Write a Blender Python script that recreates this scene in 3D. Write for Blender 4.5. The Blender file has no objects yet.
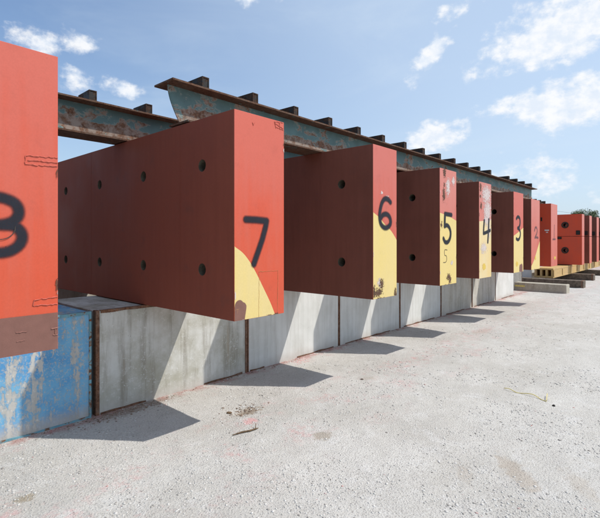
import bpy, bmesh, math, random
import numpy as np
from mathutils import Vector, Matrix, noise

random.seed(7); rng = np.random.default_rng(7)
scene = bpy.context.scene
C = scene.collection
PI = math.pi

# ------------------------------------------------------------------ camera
cam_data = bpy.data.cameras.new('camera')
cam = bpy.data.objects.new('camera', cam_data); C.objects.link(cam)
cam.location = (0, 0, 1.6)
cam.rotation_euler = (math.radians(90), 0, math.radians(-48.0))
cam_data.sensor_width = 36; cam_data.sensor_fit = 'HORIZONTAL'
cam_data.lens = 449 / 600 * 36
cam_data.shift_y = -19 / 600
cam_data.clip_start = 0.05; cam_data.clip_end = 6000
scene.camera = cam

# ------------------------------------------------------------------ sun direction (towards the sun)
SUN = Vector((0.47, -0.60, 1.0)).normalized()
sun_el = math.asin(SUN.z); sun_rot = math.atan2(SUN.x, SUN.y)
sd = bpy.data.lights.new('sun', 'SUN'); sd.energy = 3.9; sd.angle = math.radians(0.55)
sd.color = (1.0, 0.955, 0.89)
so = bpy.data.objects.new('sun', sd); C.objects.link(so)
so.rotation_euler = SUN.to_track_quat('Z', 'Y').to_euler()

scene.view_settings.view_transform = 'Standard'
scene.view_settings.look = 'None'
scene.view_settings.gamma = 1.0
scene.view_settings.exposure = 0.08

# ------------------------------------------------------------------ node helper
class NT:
    def __init__(s, tree): s.t = tree; s.n = tree.nodes; s.l = tree.links
    def put(s, sock, v):
        if v is None: return
        if isinstance(v, bpy.types.NodeSocket): s.l.new(v, sock)
        elif isinstance(v, (tuple, list)):
            if len(sock.default_value) == 4 and len(v) == 3: v = (*v, 1)
            sock.default_value = v
        else: sock.default_value = v
    def math(s, op, a, b=None, c=None, clamp=False):
        n = s.n.new('ShaderNodeMath'); n.operation = op; n.use_clamp = clamp
        s.put(n.inputs[0], a); s.put(n.inputs[1], b); s.put(n.inputs[2], c)
        return n.outputs[0]
    def vmath(s, op, a, b=None):
        n = s.n.new('ShaderNodeVectorMath'); n.operation = op
        s.put(n.inputs[0], a); s.put(n.inputs[1], b)
        return n.outputs['Value'] if op in ('LENGTH', 'DOT_PRODUCT', 'DISTANCE') else n.outputs[0]
    def noise(s, vec, scale, detail=4, rough=0.55, dist=0, out='Fac'):
        n = s.n.new('ShaderNodeTexNoise'); s.put(n.inputs['Vector'], vec)
        n.inputs['Scale'].default_value = scale; n.inputs['Detail'].default_value = detail
        n.inputs['Roughness'].default_value = rough; n.inputs['Distortion'].default_value = dist
        return n.outputs[out]
    def voronoi(s, vec, scale, feature='F1', out='Distance', rand=1):
        n = s.n.new('ShaderNodeTexVoronoi'); n.feature = feature; s.put(n.inputs['Vector'], vec)
        n.inputs['Scale'].default_value = scale; n.inputs['Randomness'].default_value = rand
        return n.outputs[out]
    def ramp(s, f, a, b, lo=0.0, hi=1.0, smooth=True):
        n = s.n.new('ShaderNodeMapRange'); n.interpolation_type = 'SMOOTHSTEP' if smooth else 'LINEAR'
        s.put(n.inputs['Value'], f)
        for k, v in zip(('From Min', 'From Max', 'To Min', 'To Max'), (a, b, lo, hi)): s.put(n.inputs[k], v)
        return n.outputs[0]
    def mix(s, f, a, b, mode='MIX'):
        n = s.n.new('ShaderNodeMix'); n.data_type = 'RGBA'; n.blend_type = mode
        s.put(n.inputs[0], f); s.put(n.inputs[6], a); s.put(n.inputs[7], b)
        return n.outputs[2]
    def mapping(s, vec, scale=(1, 1, 1), loc=(0, 0, 0), rot=(0, 0, 0)):
        n = s.n.new('ShaderNodeMapping'); s.put(n.inputs['Vector'], vec)
        n.inputs['Scale'].default_value = scale; n.inputs['Location'].default_value = loc; n.inputs['Rotation'].default_value = rot
        return n.outputs[0]
    def sep(s, vec):
        n = s.n.new('ShaderNodeSeparateXYZ'); s.put(n.inputs[0], vec); return n.outputs
    def comb(s, x, y, z=0.0):
        n = s.n.new('ShaderNodeCombineXYZ')
        for i, v in enumerate((x, y, z)): s.put(n.inputs[i], v)
        return n.outputs[0]
    def bump(s, h, strength=0.3, dist=0.01, normal=None):
        n = s.n.new('ShaderNodeBump'); s.put(n.inputs['Height'], h)
        n.inputs['Strength'].default_value = strength; n.inputs['Distance'].default_value = dist
        if normal is not None: s.put(n.inputs['Normal'], normal)
        return n.outputs[0]
    def obj(s, rnd=True):
        co = s.n.new('ShaderNodeTexCoord').outputs['Object']
        return co
    def world_pos(s): return s.n.new('ShaderNodeNewGeometry').outputs['Position']
    def attr(s, name):
        n = s.n.new('ShaderNodeAttribute'); n.attribute_name = name; return n.outputs['Fac']

def new_mat(name):
    m = bpy.data.materials.new(name); m.use_nodes = True
    nt = NT(m.node_tree)
    b = m.node_tree.nodes['Principled BSDF']
    return m, nt, b

# ------------------------------------------------------------------ world: Nishita sky and clouds
w = bpy.data.worlds.new('World'); scene.world = w; w.use_nodes = True
nt = NT(w.node_tree)
bg = w.node_tree.nodes['Background']
sky = nt.n.new('ShaderNodeTexSky'); sky.sky_type = 'NISHITA'; sky.sun_disc = False
sky.sun_elevation = sun_el; sky.sun_rotation = sun_rot
sky.air_density = 1.0; sky.dust_density = 1.8; sky.ozone_density = 1.3; sky.altitude = 100
dirv = nt.n.new('ShaderNodeTexCoord').outputs['Generated']
dx, dy, dz = nt.sep(dirv)
az = nt.math('ARCTAN2', dy, dx); el = nt.math('ARCSINE', dz)
ae = nt.comb(az, el)
fluff = nt.noise(nt.mapping(ae, (1, 1.4, 1)), 15, 6, 0.56, 0.0)
fluffb = nt.noise(nt.mapping(ae, (1, 1.3, 1), (3, 1, 0)), 34, 5, 0.6)
fl = nt.math('ADD', nt.math('MULTIPLY', nt.math('SUBTRACT', fluff, 0.5), 3.2), nt.math('MULTIPLY', nt.math('SUBTRACT', fluffb, 0.5), 1.2))
# cloud banks (azimuth, elevation, half width, half height, tilt, weight)
clouds = [(1.232, 0.371, .070, .026, .10, 1.0), (1.203, 0.308, .034, .034, .2, .62), (1.107, 0.305, .035, .016, -.2, .42),
          (0.452, 0.378, .062, .023, .75, 1.15), (0.401, 0.448, .035, .014, .3, .55), (0.212, 0.385, .150, .066, .25, 1.45),
          (0.205, 0.256, .120, .044, .0, 1.4), (0.163, 0.289, .045, .020, 0, .8), (0.447, 0.214, .068, .040, .1, 1.25),
          (0.855, 0.492, .040, .016, 0, .7), (0.236, 0.120, .10, .05, 0, .62), (0.30, 0.348, .06, .022, .2, .5), (0.05, 0.44, .14, .06, .1, 1.1),
          (0.72, 0.155, .05, .02, 0, .6)]
dens = None
for (a, e, hw, hh, tilt, wt) in clouds:
    v = nt.vmath('SUBTRACT', ae, (a, e, 0))
    v = nt.mapping(v, (1 / hw, 1 / hh, 1), (0, 0, 0), (0, 0, 0)) if abs(tilt) < .01 else nt.mapping(nt.mapping(v, rot=(0, 0, tilt)), (1 / hw, 1 / hh, 1))
    d = nt.math('MULTIPLY', nt.math('SUBTRACT', 1.15, nt.vmath('LENGTH', v)), wt)
    dens = d if dens is None else nt.math('MAXIMUM', dens, d)
# generic fair-weather cumulus everywhere else
gen = nt.noise(nt.mapping(ae, (1, 1.9, 1), (5.3, 2.2, 0)), 2.6, 3, .5)
gend = nt.ramp(gen, .60, .78, -1.2, .9, smooth=False)
inview = nt.ramp(nt.vmath('LENGTH', nt.vmath('SUBTRACT', ae, (0.7, 0.3, 0))), .75, 1.15)
gend = nt.math('ADD', gend, nt.math('MULTIPLY', nt.math('SUBTRACT', inview, 1.0), 3.0))
dens = nt.math('MAXIMUM', nt.math('MAXIMUM', dens, -1.0), gend)
alpha = nt.ramp(nt.math('ADD', dens, fl), .10, 1.0, 0, .93)
thin = nt.noise(nt.mapping(ae, (1, 3.2, 1), (1.1, .4, 0)), 2.2, 5, .6, .6)
veil = nt.ramp(thin, .42, .85, 0.0, .30)
hz = nt.math('MULTIPLY', nt.ramp(el, 0.0, .5, 1, 0), .42)          # low haze band all round the horizon
skyc = nt.mix(1.0, sky.outputs[0], (1.02, 1.13, 1.22), 'MULTIPLY')
skyc = nt.mix(hz, skyc, (4.5, 5.35, 6.2))
aur = nt.vmath('DOT_PRODUCT', dirv, tuple(SUN))               # bright hazy air towards the sun
skyc = nt.mix(nt.ramp(aur, -.08, .50, 0, .60), skyc, (4.6, 5.6, 6.8))
skyc = nt.mix(veil, skyc, (5.2, 6.0, 6.7))
shade = nt.ramp(fluffb, .35, .65)
cl = nt.mix(shade, (5.7, 6.2, 6.9), (7.0, 7.05, 7.15))
skyc = nt.mix(alpha, skyc, cl)
nt.l.new(skyc, bg.inputs['Color']); bg.inputs['Strength'].default_value = 0.135

# ------------------------------------------------------------------ materials
def paint_mat(name, base, alt, rough=.45, streak=.5, chips=.0, chipcol=(.5, .33, .28), spots=.0, dirt=.3, sky_sheen=None):
    m, nt, b = new_mat(name)
    co = nt.world_pos()
    n1 = nt.noise(co, 1.7, 5, .6)
    n2 = nt.noise(nt.mapping(co, (9, 9, .7)), 2.0, 5, .6)
    f = nt.ramp(nt.math('ADD', nt.math('MULTIPLY', n1, .65), nt.math('MULTIPLY', n2, .35 * streak + .1)), .32, .68)
    col = nt.mix(f, base, alt)
    if sky_sheen:      # sky sheen painted in: the colour turns pinker towards the upper edge
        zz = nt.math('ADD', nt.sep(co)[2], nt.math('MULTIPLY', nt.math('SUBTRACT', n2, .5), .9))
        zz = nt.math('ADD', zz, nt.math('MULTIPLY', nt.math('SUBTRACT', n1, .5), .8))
        col = nt.mix(nt.ramp(zz, 1.25, 2.5), col, sky_sheen)
    fine = nt.ramp(nt.noise(co, 120, 3, .6), .3, .7, .965, 1.025)
    col = nt.mix(1.0, col, nt.comb(fine, fine, fine), 'MULTIPLY')
    dn = nt.ramp(nt.noise(co, 6, 8, .72), .52, .78, 0, dirt)
    col = nt.mix(dn, col, tuple(c * .45 + .03 for c in base))
    if spots > 0:
        sp = nt.ramp(nt.voronoi(co, 16), .035, .055, 1, 0)
        gate = nt.ramp(nt.noise(co, 3.1, 2), .55, .6)
        col = nt.mix(nt.math('MULTIPLY', nt.math('MULTIPLY', sp, gate), spots), col, (.06, .025, .018))
    if chips > 0:
        cn = nt.noise(nt.mapping(co, (1, 1, .55)), 22, 7, .7)
        cf = nt.ramp(cn, .80 - chips * .25, .83 - chips * .25)
        col = nt.mix(cf, col, chipcol)
    nt.put(b.inputs['Base Color'], col)
    nt.put(b.inputs['Roughness'], nt.ramp(n1, .3, .7, rough - .06, rough + .12))
    h = nt.math('ADD', nt.math('MULTIPLY', nt.noise(co, 260, 2), .07), nt.noise(co, 3.5, 3))
    nt.put(b.inputs['Normal'], nt.bump(h, .25, .008))
    b.inputs['Specular IOR Level'].default_value = .25
    return m

M = {}
M['red'] = paint_mat('red_paint', (.60, .082, .036), (.57, .098, .050), .55, .6, .03, (.72, .30, .24), .8, .22, sky_sheen=(.56, .125, .088))
M['red_worn'] = paint_mat('faded_red_paint', (.54, .115, .075), (.55, .16, .12), .6, .9, .22, (.74, .52, .47), .5, .35, sky_sheen=(.56, .20, .165))
M['red_pink'] = paint_mat('pinkish_red_paint', (.54, .10, .060), (.53, .13, .09), .6, .7, .08, (.70, .42, .36), .6, .3, sky_sheen=(.54, .15, .12))
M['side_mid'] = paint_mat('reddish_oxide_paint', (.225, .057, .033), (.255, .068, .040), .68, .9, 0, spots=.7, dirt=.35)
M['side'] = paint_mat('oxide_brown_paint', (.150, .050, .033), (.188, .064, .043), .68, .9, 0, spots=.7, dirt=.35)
M['side_red'] = paint_mat('red_side_paint', (.58, .070, .028), (.50, .072, .036), .5, .8, .02, spots=.8, dirt=.25)
M['yellow'] = paint_mat('yellow_paint', (.70, .54, .20), (.68, .54, .25), .55, .6, .05, (.70, .62, .45), .5, .15)
M['yellow_worn'] = paint_mat('worn_yellow_paint', (.70, .50, .20), (.68, .55, .32), .6, .8, .30, (.72, .68, .60), .6, .2)
M['brown_band'] = paint_mat('dull_brown_paint', (.26, .115, .085), (.31, .14, .11), .6, .5, .05, (.3, .2, .17), .6, .3)
M['beam_yellow'] = paint_mat('beam_yellow_paint', (.56, .36, .11), (.50, .34, .17), .6, .9, .7, (.26, .15, .08), .9, .9)
M['weld'] = paint_mat('weld_bead_steel', (.56, .12, .08), (.40, .10, .07), .6, .5, .2, (.14, .06, .04))
M['weld_brown'] = paint_mat('brown_weld_bead', (.27, .13, .10), (.20, .09, .07), .6, .5, .2, (.14, .06, .04))
M['weld_yellow'] = paint_mat('painted_weld_bead', (.60, .34, .12), (.45, .22, .10), .6, .5, .2, (.3, .12, .06))

def rust_paint_mat(name, paint, amount, scale=5.0, zbias=False, dark=1.0):
    m, nt, b = new_mat(name)
    co = nt.world_pos()
    rn = nt.noise(nt.mapping(co, (1, 1, 1.6)), scale, 8, .68, .5)
    if zbias:      # the lower strip, where water sits, has rusted most
        zz = nt.sep(co)[2]
        rn = nt.math('ADD', rn, nt.ramp(zz, 2.83, 2.765, -.055, .125))
    rf = nt.ramp(rn, .62 - amount * .3, .645 - amount * .3)
    edge = nt.ramp(rn, .58 - amount * .3, .625 - amount * .3)
    r1 = nt.noise(co, 38, 6, .7)
    rust = nt.mix(nt.ramp(r1, .3, .7), (.085, .038, .022), (.24, .125, .075))
    rust = nt.mix(nt.ramp(nt.noise(co, 9, 5, .7), .45, .7), rust, (.20, .14, .105))
    if zbias: rust = nt.mix(nt.ramp(nt.noise(co, 13, 7, .7), .40, .6), rust, (.30, .24, .20))
    if dark != 1: rust = nt.mix(1.0, rust, (dark, dark, dark), 'MULTIPLY')
    pc = nt.mix(nt.ramp(nt.noise(co, 4, 5), .3, .7), paint, tuple(c * .72 for c in paint))
    pc = nt.mix(nt.math('MULTIPLY', edge, .5), pc, (.36, .36, .31) if dark == 1 else pc)
    pit = nt.ramp(nt.voronoi(co, 34), .07, .12, 1, 0)
    pg = nt.ramp(nt.noise(co, 7, 2), .5, .6)
    pc = nt.mix(nt.math('MULTIPLY', pit, pg), pc, (.06, .03, .02))
    nt.put(b.inputs['Base Color'], nt.mix(rf, pc, rust))
    nt.put(b.inputs['Roughness'], nt.ramp(rf, 0, 1, .55, .9))
    h = nt.math('ADD', nt.math('MULTIPLY', rf, -.5), nt.math('MULTIPLY', r1, .6))
    nt.put(b.inputs['Normal'], nt.bump(h, .6, .006))
    b.inputs['Specular IOR Level'].default_value = .3
    return m
M['teal'] = rust_paint_mat('peeling_teal_paint', (.115, .200, .200), .36, 4.2, zbias=True)
M['flange'] = rust_paint_mat('rusty_flange', (.10, .15, .14), .85, 6, dark=.62)
M['rust'] = rust_paint_mat('rusty_steel', (.16, .09, .06), 1.0, 7)
M['blue_angle'] = rust_paint_mat('flaking_blue_steel', (.16, .36, .44), .30, 9)
M['stub'] = rust_paint_mat('dark_rusty_steel', (.020, .016, .014), .5, 9, dark=.30)

def concrete_mat(name, c1, c2, stain=.4, blue=False, ribs=True):
    m, nt, b = new_mat(name)
    co = nt.world_pos()
    x, y, z = nt.sep(co)
    n1 = nt.noise(co, 2.2, 6, .62)
    n2 = nt.noise(co, 22, 8, .75)
    col = nt.mix(nt.ramp(n1, .35, .65), c1, c2)
    # vertical weather streaks
    st = nt.noise(nt.mapping(co, (4.5, 2.5, .42)), 2.3, 7, .66)
    col = nt.mix(nt.ramp(st, .46, .70, 0, stain), col, (.21, .185, .145))
    rs = nt.noise(nt.mapping(co, (6.5, 2.5, .25), (3, 0, 0)), 2.0, 6, .6)
    col = nt.mix(nt.ramp(rs, .60, .76, 0, stain * .8), col, (.30, .19, .095))
    # pale lime bloom, speckled
    lb = nt.math('ADD', nt.math('MULTIPLY', n2, .5), nt.math('MULTIPLY', nt.noise(co, 85, 6, .78), .5))
    col = nt.mix(nt.ramp(lb, .53, .60, 0, .75), col, (.64, .64, .62))
    pit = nt.ramp(nt.voronoi(co, 24), .045, .075, 1, 0)
    pg = nt.ramp(nt.noise(co, 4.3, 3), .52, .6)
    col = nt.mix(nt.math('MULTIPLY', pit, pg), col, (.10, .08, .06))
    h = nt.math('MULTIPLY', n2, .35)
    if blue:
        bn = nt.math('ADD', nt.math('MULTIPLY', nt.noise(nt.mapping(co, (1, 1, .6)), 13, 10, .80), .6),
                     nt.math('MULTIPLY', nt.noise(nt.mapping(co, (6, 3, .40)), 1.9, 4, .55), .4))
        bf = nt.ramp(bn, .435, .485)
        low = nt.ramp(z, .02, .16, .25, 1)
        bl = nt.mix(nt.ramp(nt.noise(co, 3.3, 6, .6), .35, .65), (.060, .28, .57), (.16, .42, .64))
        col = nt.mix(nt.math('MULTIPLY', nt.math('MULTIPLY', bf, low), nt.ramp(nt.noise(co, 50, 5, .7), .36, .5, .35, .95)), col, bl)
        h = nt.math('ADD', h, nt.math('MULTIPLY', bf, .25))
    # dust splashed up from the ground
    sp = nt.math('MULTIPLY', nt.ramp(nt.math('ADD', z, nt.math('MULTIPLY', n1, .12)), .05, .20, 1, 0), .5)
    col = nt.mix(sp, col, (.44, .40, .35))
    if ribs:
        wv = nt.math('SINE', nt.math('MULTIPLY', x, 2 * PI / .105))
        h = nt.math('ADD', h, nt.math('MULTIPLY', nt.ramp(wv, -.4, .6), .10))
        col = nt.mix(nt.ramp(wv, -.2, .9, 0, .07), col, (.25, .24, .2))
    nt.put(b.inputs['Base Color'], col); b.inputs['Roughness'].default_value = .9
    b.inputs['Specular IOR Level'].default_value = .2
    nt.put(b.inputs['Normal'], nt.bump(h, .5, .012))
    return m
M['conc_blue'] = concrete_mat('blue_painted_concrete', (.46, .45, .42), (.52, .52, .50), .3, True)
M['conc_stain'] = concrete_mat('stained_concrete', (.40, .385, .32), (.60, .60, .565), .62)
M['conc'] = concrete_mat('pale_concrete', (.60, .60, .565), (.68, .68, .65), .22)
M['conc_warm'] = concrete_mat('warm_pale_concrete', (.50, .47, .40), (.55, .53, .48), .55)
M['conc_dark'] = concrete_mat('shade_toned_concrete', (.22, .21, .19), (.28, .27, .25), .5)  # shade on the set-back block put into a darker base colour
M['conc_top'] = concrete_mat('concrete_beam_grey', (.34, .305, .235), (.42, .38, .31), .6, ribs=False)

def simple_mat(name, col, rough=.8, var=.3, scale=8, bump=.3):
    m, nt, b = new_mat(name)
    co = nt.world_pos()
    n1 = nt.noise(co, scale, 6, .65)
    nt.put(b.inputs['Base Color'], nt.mix(nt.ramp(n1, .3, .7), tuple(c * (1 - var) for c in col), tuple(min(1, c * (1 + var)) for c in col)))
    b.inputs['Roughness'].default_value = rough; b.inputs['Specular IOR Level'].default_value = .3
    nt.put(b.inputs['Normal'], nt.bump(n1, bump, .01))
    return m
M['timber'] = simple_mat('weathered_grey_timber', (.13, .10, .075), .9, .4, 12, .6)
M['bore'] = simple_mat('unpainted_bore_steel', (.10, .085, .06), .7, .4, 20)
M['black_rubber'] = simple_mat('black_grime', (.02, .017, .015), .8, .3, 10)
M['bark'] = simple_mat('bark', (.09, .065, .045), .95, .3, 20, .8)
M['pole'] = simple_mat('pole_timber', (.14, .11, .08), .95, .3, 9)
M['wire'] = simple_mat('cable_black', (.05, .05, .05), .6, .1, 5)
M['strap'] = simple_mat('faded_yellow_plastic', (.66, .55, .18), .6, .2, 30)
M['twig'] = simple_mat('dry_twig', (.14, .09, .05), .9, .4, 40)
M['tag'] = simple_mat('white_sticker', (.62, .61, .58), .6, .15, 40)
m, nt, b = new_mat('leaf_green'); M['leaf'] = m
oi = nt.n.new('ShaderNodeObjectInfo')
ln = nt.noise(nt.world_pos(), 1.3, 3)
nt.put(b.inputs['Base Color'], nt.mix(nt.ramp(ln, .35, .65), (.045, .075, .025), (.10, .14, .045)))
b.inputs['Roughness'].default_value = .6

def decal_mat(name, col, rough=.6, rag=0.0, scale=30, soft=(.05, .6), var=.25, opac=1.0):
    """paint film: 'ink' attribute gives coverage, noise frays its edge"""
    m, nt, b = new_mat(name)
    co = nt.world_pos()
    a = nt.attr('ink')
    if rag > 0:
        a = nt.math('ADD', a, nt.math('MULTIPLY', nt.math('SUBTRACT', nt.noise(co, scale, 7, .72), .5), rag))
    al = nt.ramp(a, soft[0], soft[1], 0, opac)
    speck = nt.ramp(nt.noise(co, 420, 2), .35, .6, .8, 1)
    al = nt.math('MULTIPLY', al, speck)
    n1 = nt.noise(co, 18, 5)
    nt.put(b.inputs['Base Color'], nt.mix(n1, tuple(c * (1 - var) for c in col), tuple(min(1, c * (1 + var)) for c in col)))
    b.inputs['Roughness'].default_value = rough; b.inputs['Specular IOR Level'].default_value = .3
    nt.put(b.inputs['Alpha'], al)
    return m
M['spray'] = decal_mat('black_spray_paint', (.013, .017, .026), .75, .18, 70, (.08, .72))
M['spray_faint'] = decal_mat('faded_black_spray', (.06, .06, .075), .7, 1.1, 34, (.2, 1.0), .25, .62)
M['spray_thin'] = decal_mat('dark_marker_line', (.05, .04, .035), .6, .5, 60, (.2, .7))
M['wear_rust'] = decal_mat('rust_worn_patch', (.11, .06, .04), .9, 3.2, 46, (.55, .80), .6)
M['wear_white'] = decal_mat('peeled_pale_patch', (.64, .56, .53), .8, 3.2, 30, (.55, .85), .12, .9)
M['brown_dab'] = decal_mat('brown_paint_dab', (.215, .105, .083), .7, .35, 22, (.22, .36), .2)
M['yellow_dab'] = decal_mat('bright_yellow_dab', (.76, .54, .09), .6, 1.6, 30, (.3, .6), .1, .8)

# ------------------------------------------------------------------ object helpers
def link(o, parent=None):
    C.objects.link(o)
    if parent is not None: o.parent = parent
    return o
def tag(o, label=None, cat=None, group=None, kind=None):
    if label: o['label'] = label
    if cat: o['category'] = cat
    if group: o['group'] = group
    if kind: o['kind'] = kind
    return o
def thing(name, label, cat, loc=(0, 0, 0), rz=0, group=None):
    o = bpy.data.objects.new(name, None); o.empty_display_size = .2
    link(o); o.location = loc; o.rotation_euler = (0, 0, rz)
    return tag(o, label, cat, group)
def mesh_obj(name, bm, mat, parent=None, smooth=False):
    me = bpy.data.meshes.new(name); bm.to_mesh(me); bm.free()
    for mm in (mat if isinstance(mat, (list, tuple)) else [mat]): me.materials.append(mm)
    if smooth:
        for p in me.polygons: p.use_smooth = True
    return link(bpy.data.objects.new(name, me), parent)
def box(bm, x0, x1, y0, y1, z0, z1, bev=0.0, seg=1, mi=0):
    r = bmesh.ops.create_cube(bm, size=1)
    vs = r['verts']
    for v in vs:
        v.co = Vector(((x0 + x1) / 2 + v.co.x * (x1 - x0), (y0 + y1) / 2 + v.co.y * (y1 - y0), (z0 + z1) / 2 + v.co.z * (z1 - z0)))
    fs = list({f for v in vs for f in v.link_faces})
    for f in fs: f.material_index = mi
    if bev > 0:
        es = list({e for v in vs for e in v.link_edges})
        bmesh.ops.bevel(bm, geom=es, offset=bev, segments=seg, affect='EDGES', profile=.6)
def tube(bm, pts, r, n=6, jitter=0.0):
    rings = []
    for i, p in enumerate(pts):
        p = Vector(p)
        d = (Vector(pts[min(i + 1, len(pts) - 1)]) - Vector(pts[max(i - 1, 0)])).normalized()
        a = d.orthogonal().normalized() if i == 0 else (a - d * a.dot(d)).normalized()
        b2 = d.cross(a)
        rr = (r[i] if isinstance(r, (list, tuple)) else r) * (1 + random.uniform(-jitter, jitter))
        rings.append([bm.verts.new(p + (a * math.cos(2 * PI * k / n) + b2 * math.sin(2 * PI * k / n)) * rr) for k in range(n)])
    for q, s in zip(rings, rings[1:]):
        for k in range(n): bm.faces.new((q[k], q[(k + 1) % n], s[(k + 1) % n], s[k]))
    bm.faces.new(rings[0][::-1]); bm.faces.new(rings[-1])

def seg_dist(px, pz, a, b):
    ax, az = a; bx, bz = b
    dx, dz = bx - ax, bz - az
    L = dx * dx + dz * dz + 1e-12
    t = np.clip(((px - ax) * dx + (pz - az) * dz) / L, 0, 1)
    return np.hypot(px - ax - t * dx, pz - az - t * dz)
def smooth_line(pts, n=8):
    """Catmull-Rom through the points"""
    P = [np.array(p, float) for p in pts]
    P = [2 * P[0] - P[1]] + P + [2 * P[-1] - P[-2]]
    out = []
    for i in range(1, len(P) - 2):
        for k in range(n):
            t = k / n
            out.append(.5 * (2 * P[i] + (P[i + 1] - P[i - 1]) * t + (2 * P[i - 1] - 5 * P[i] + 4 * P[i + 1] - P[i + 2]) * t * t
                             + (3 * P[i] - P[i - 1] - 3 * P[i + 1] + P[i + 2]) * t ** 3))
    out.append(P[-2]); return [tuple(p) for p in out]
def decal(name, parent, mat, W, H, strokes=(), width=.03, fade=.02, blobs=(), off=.0015, cell=.006, y=0.0, label=None):
    """film of paint on a slab's front face: small grid whose 'ink' attribute is the paint coverage"""
    ink_pts = []
    for s in strokes: ink_pts += s
    for (u, v, a, b2) in blobs: ink_pts += [(u - a * 1.6, v - b2 * 1.6), (u + a * 1.6, v + b2 * 1.6)]
    us = [p[0] for p in ink_pts]; vs = [p[1] for p in ink_pts]
    mrg = width + fade if strokes else .0
    u0, u1 = max(.003, min(us) - mrg), min(W - .003, max(us) + mrg)
    v0, v1 = max(.003, min(vs) - mrg), min(H - .003, max(vs) + mrg)
    nu = max(2, int((u1 - u0) / cell)); nv = max(2, int((v1 - v0) / cell))
    U, V = np.meshgrid(np.linspace(u0, u1, nu), np.linspace(v0, v1, nv), indexing='ij')
    ink = np.zeros_like(U)
    for s in strokes:
        for a, b2 in zip(s, s[1:]):
            d = seg_dist(U, V, a, b2)
            ink = np.maximum(ink, np.clip((width + fade - d) / (2 * fade), 0, 1))
    for (u, v, a, b2) in blobs:
        d = np.sqrt(((U - u) / a) ** 2 + ((V - v) / b2) ** 2)
        ink = np.maximum(ink, np.clip(1.25 - d * .75, 0, 1))
    idx = -np.ones(U.shape, int); verts = []; faces = []; vals = []
    keep = (ink[:-1, :-1] > 0) | (ink[1:, :-1] > 0) | (ink[:-1, 1:] > 0) | (ink[1:, 1:] > 0)
    for i, j in zip(*np.nonzero(keep)):
        q = []
        for (a, b2) in ((i, j), (i + 1, j), (i + 1, j + 1), (i, j + 1)):
            if idx[a, b2] < 0:
                idx[a, b2] = len(verts); verts.append((U[a, b2], y - off, V[a, b2])); vals.append(float(ink[a, b2]))
            q.append(int(idx[a, b2]))
        faces.append(q)
    me = bpy.data.meshes.new(name); me.from_pydata(verts, [], faces)
    at = me.attributes.new('ink', 'FLOAT', 'POINT'); at.data.foreach_set('value', vals)
    me.materials.append(mat)
    o = link(bpy.data.objects.new(name, me), parent)
    if label: o['label'] = label
    return o

# ------------------------------------------------------------------ ground (one sheet to the horizon, fine near the camera)
def axis(lo, a, b, hi, step, grow=1.22):
    xs = list(np.arange(a, b + 1e-6, step)); s = step; x = b
    while x < hi: s *= grow; x += s; xs.append(x)
    s = step; x = a
    while x > lo: s *= grow; x -= s; xs.insert(0, x)
    return np.array(xs)
gx = axis(-2500, .4, 17, 2500, .045); gy = axis(-2500, .2, 4.6, 2500, .035)
def ground_h(x, y):
    r = math.hypot(x, y)
    if r > 60: return 0.0
    h = .020 * noise.noise((x * .55, y * .55, 3.1)) + .010 * noise.noise((x * 2.1, y * 2.1, 1.3)) + .0055 * noise.noise((x * 6.5, y * 6.5, 7.7)) + .0035 * noise.noise((x * 15, y * 15, 2.2))
    fade = min(1, max(0, (60 - r) / 30)); 
    # levelled pad next to the wall
    k = min(1, max(.12, abs(y - 4.12) / .7)) if 0 < x < 27 else 1
    hole = -.035 * math.exp(-(((x - 2.78) / .10) ** 2 + ((y - 3.25) / .07) ** 2))
    return h * fade * (k if y < 6 else .15) - .004 + hole
GX, GY = np.meshgrid(gx, gy, indexing='ij')
co = np.zeros((GX.size, 3)); co[:, 0] = GX.ravel(); co[:, 1] = GY.ravel()
co[:, 2] = [ground_h(a, b2) for a, b2 in zip(co[:, 0], co[:, 1])]
nx, ny = len(gx), len(gy)
I = np.arange(nx * ny).reshape(nx, ny)
F = np.stack([I[:-1, :-1], I[1:, :-1], I[1:, 1:], I[:-1, 1:]], -1).reshape(-1, 4)
me = bpy.data.meshes.new('ground')
me.vertices.add(len(co)); me.vertices.foreach_set('co', co.ravel())
me.loops.add(F.size); me.loops.foreach_set('vertex_index', F.ravel().astype(np.int32))
me.polygons.add(len(F)); me.polygons.foreach_set('loop_start', np.arange(0, F.size, 4, dtype=np.int32))
me.update(calc_edges=True); me.validate()
me.polygons.foreach_set('use_smooth', [True] * len(F))
m, nt, b = new_mat('crushed_limestone'); M['ground'] = m
co_ = nt.world_pos(); x, y, z = nt.sep(co_)
n1 = nt.noise(co_, .8, 7, .62); n2 = nt.noise(co_, 11, 8, .72); n3 = nt.noise(co_, 90, 6, .75)
col = nt.mix(nt.ramp(n1, .35, .65), (.475, .455, .418), (.560, .543, .508))
col = nt.mix(nt.ramp(n2, .45, .72, 0, .40), col, (.41, .395, .375))
col = nt.mix(nt.ramp(nt.noise(nt.mapping(co_, (.5, 1.3, 1), rot=(0, 0, .35)), 1.6, 6, .65, .6), .50, .66, 0, .38), col, (.43, .405, .36))
col = nt.mix(nt.ramp(nt.noise(nt.mapping(co_, loc=(7, 3, 0)), 3.4, 8, .72), .52, .66, 0, .5), col, (.62, .61, .59))
col = nt.mix(nt.ramp(nt.noise(co_, 36, 4, .7), .60, .70, 0, .5), col, (.34, .32, .295))
col = nt.mix(nt.ramp(n3, .32, .52, .75, 0), col, (.25, .23, .205))
vz = nt.voronoi(co_, 70); vc = nt.voronoi(co_, 70, out='Color')
vv = nt.sep(vc)[0]
col = nt.mix(nt.math('MULTIPLY', nt.ramp(vz, .25, .5, .55, 0), nt.ramp(vv, .2, .9)), col, nt.mix(nt.sep(vc)[1], (.27, .25, .23), (.66, .65, .63)))
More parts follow.
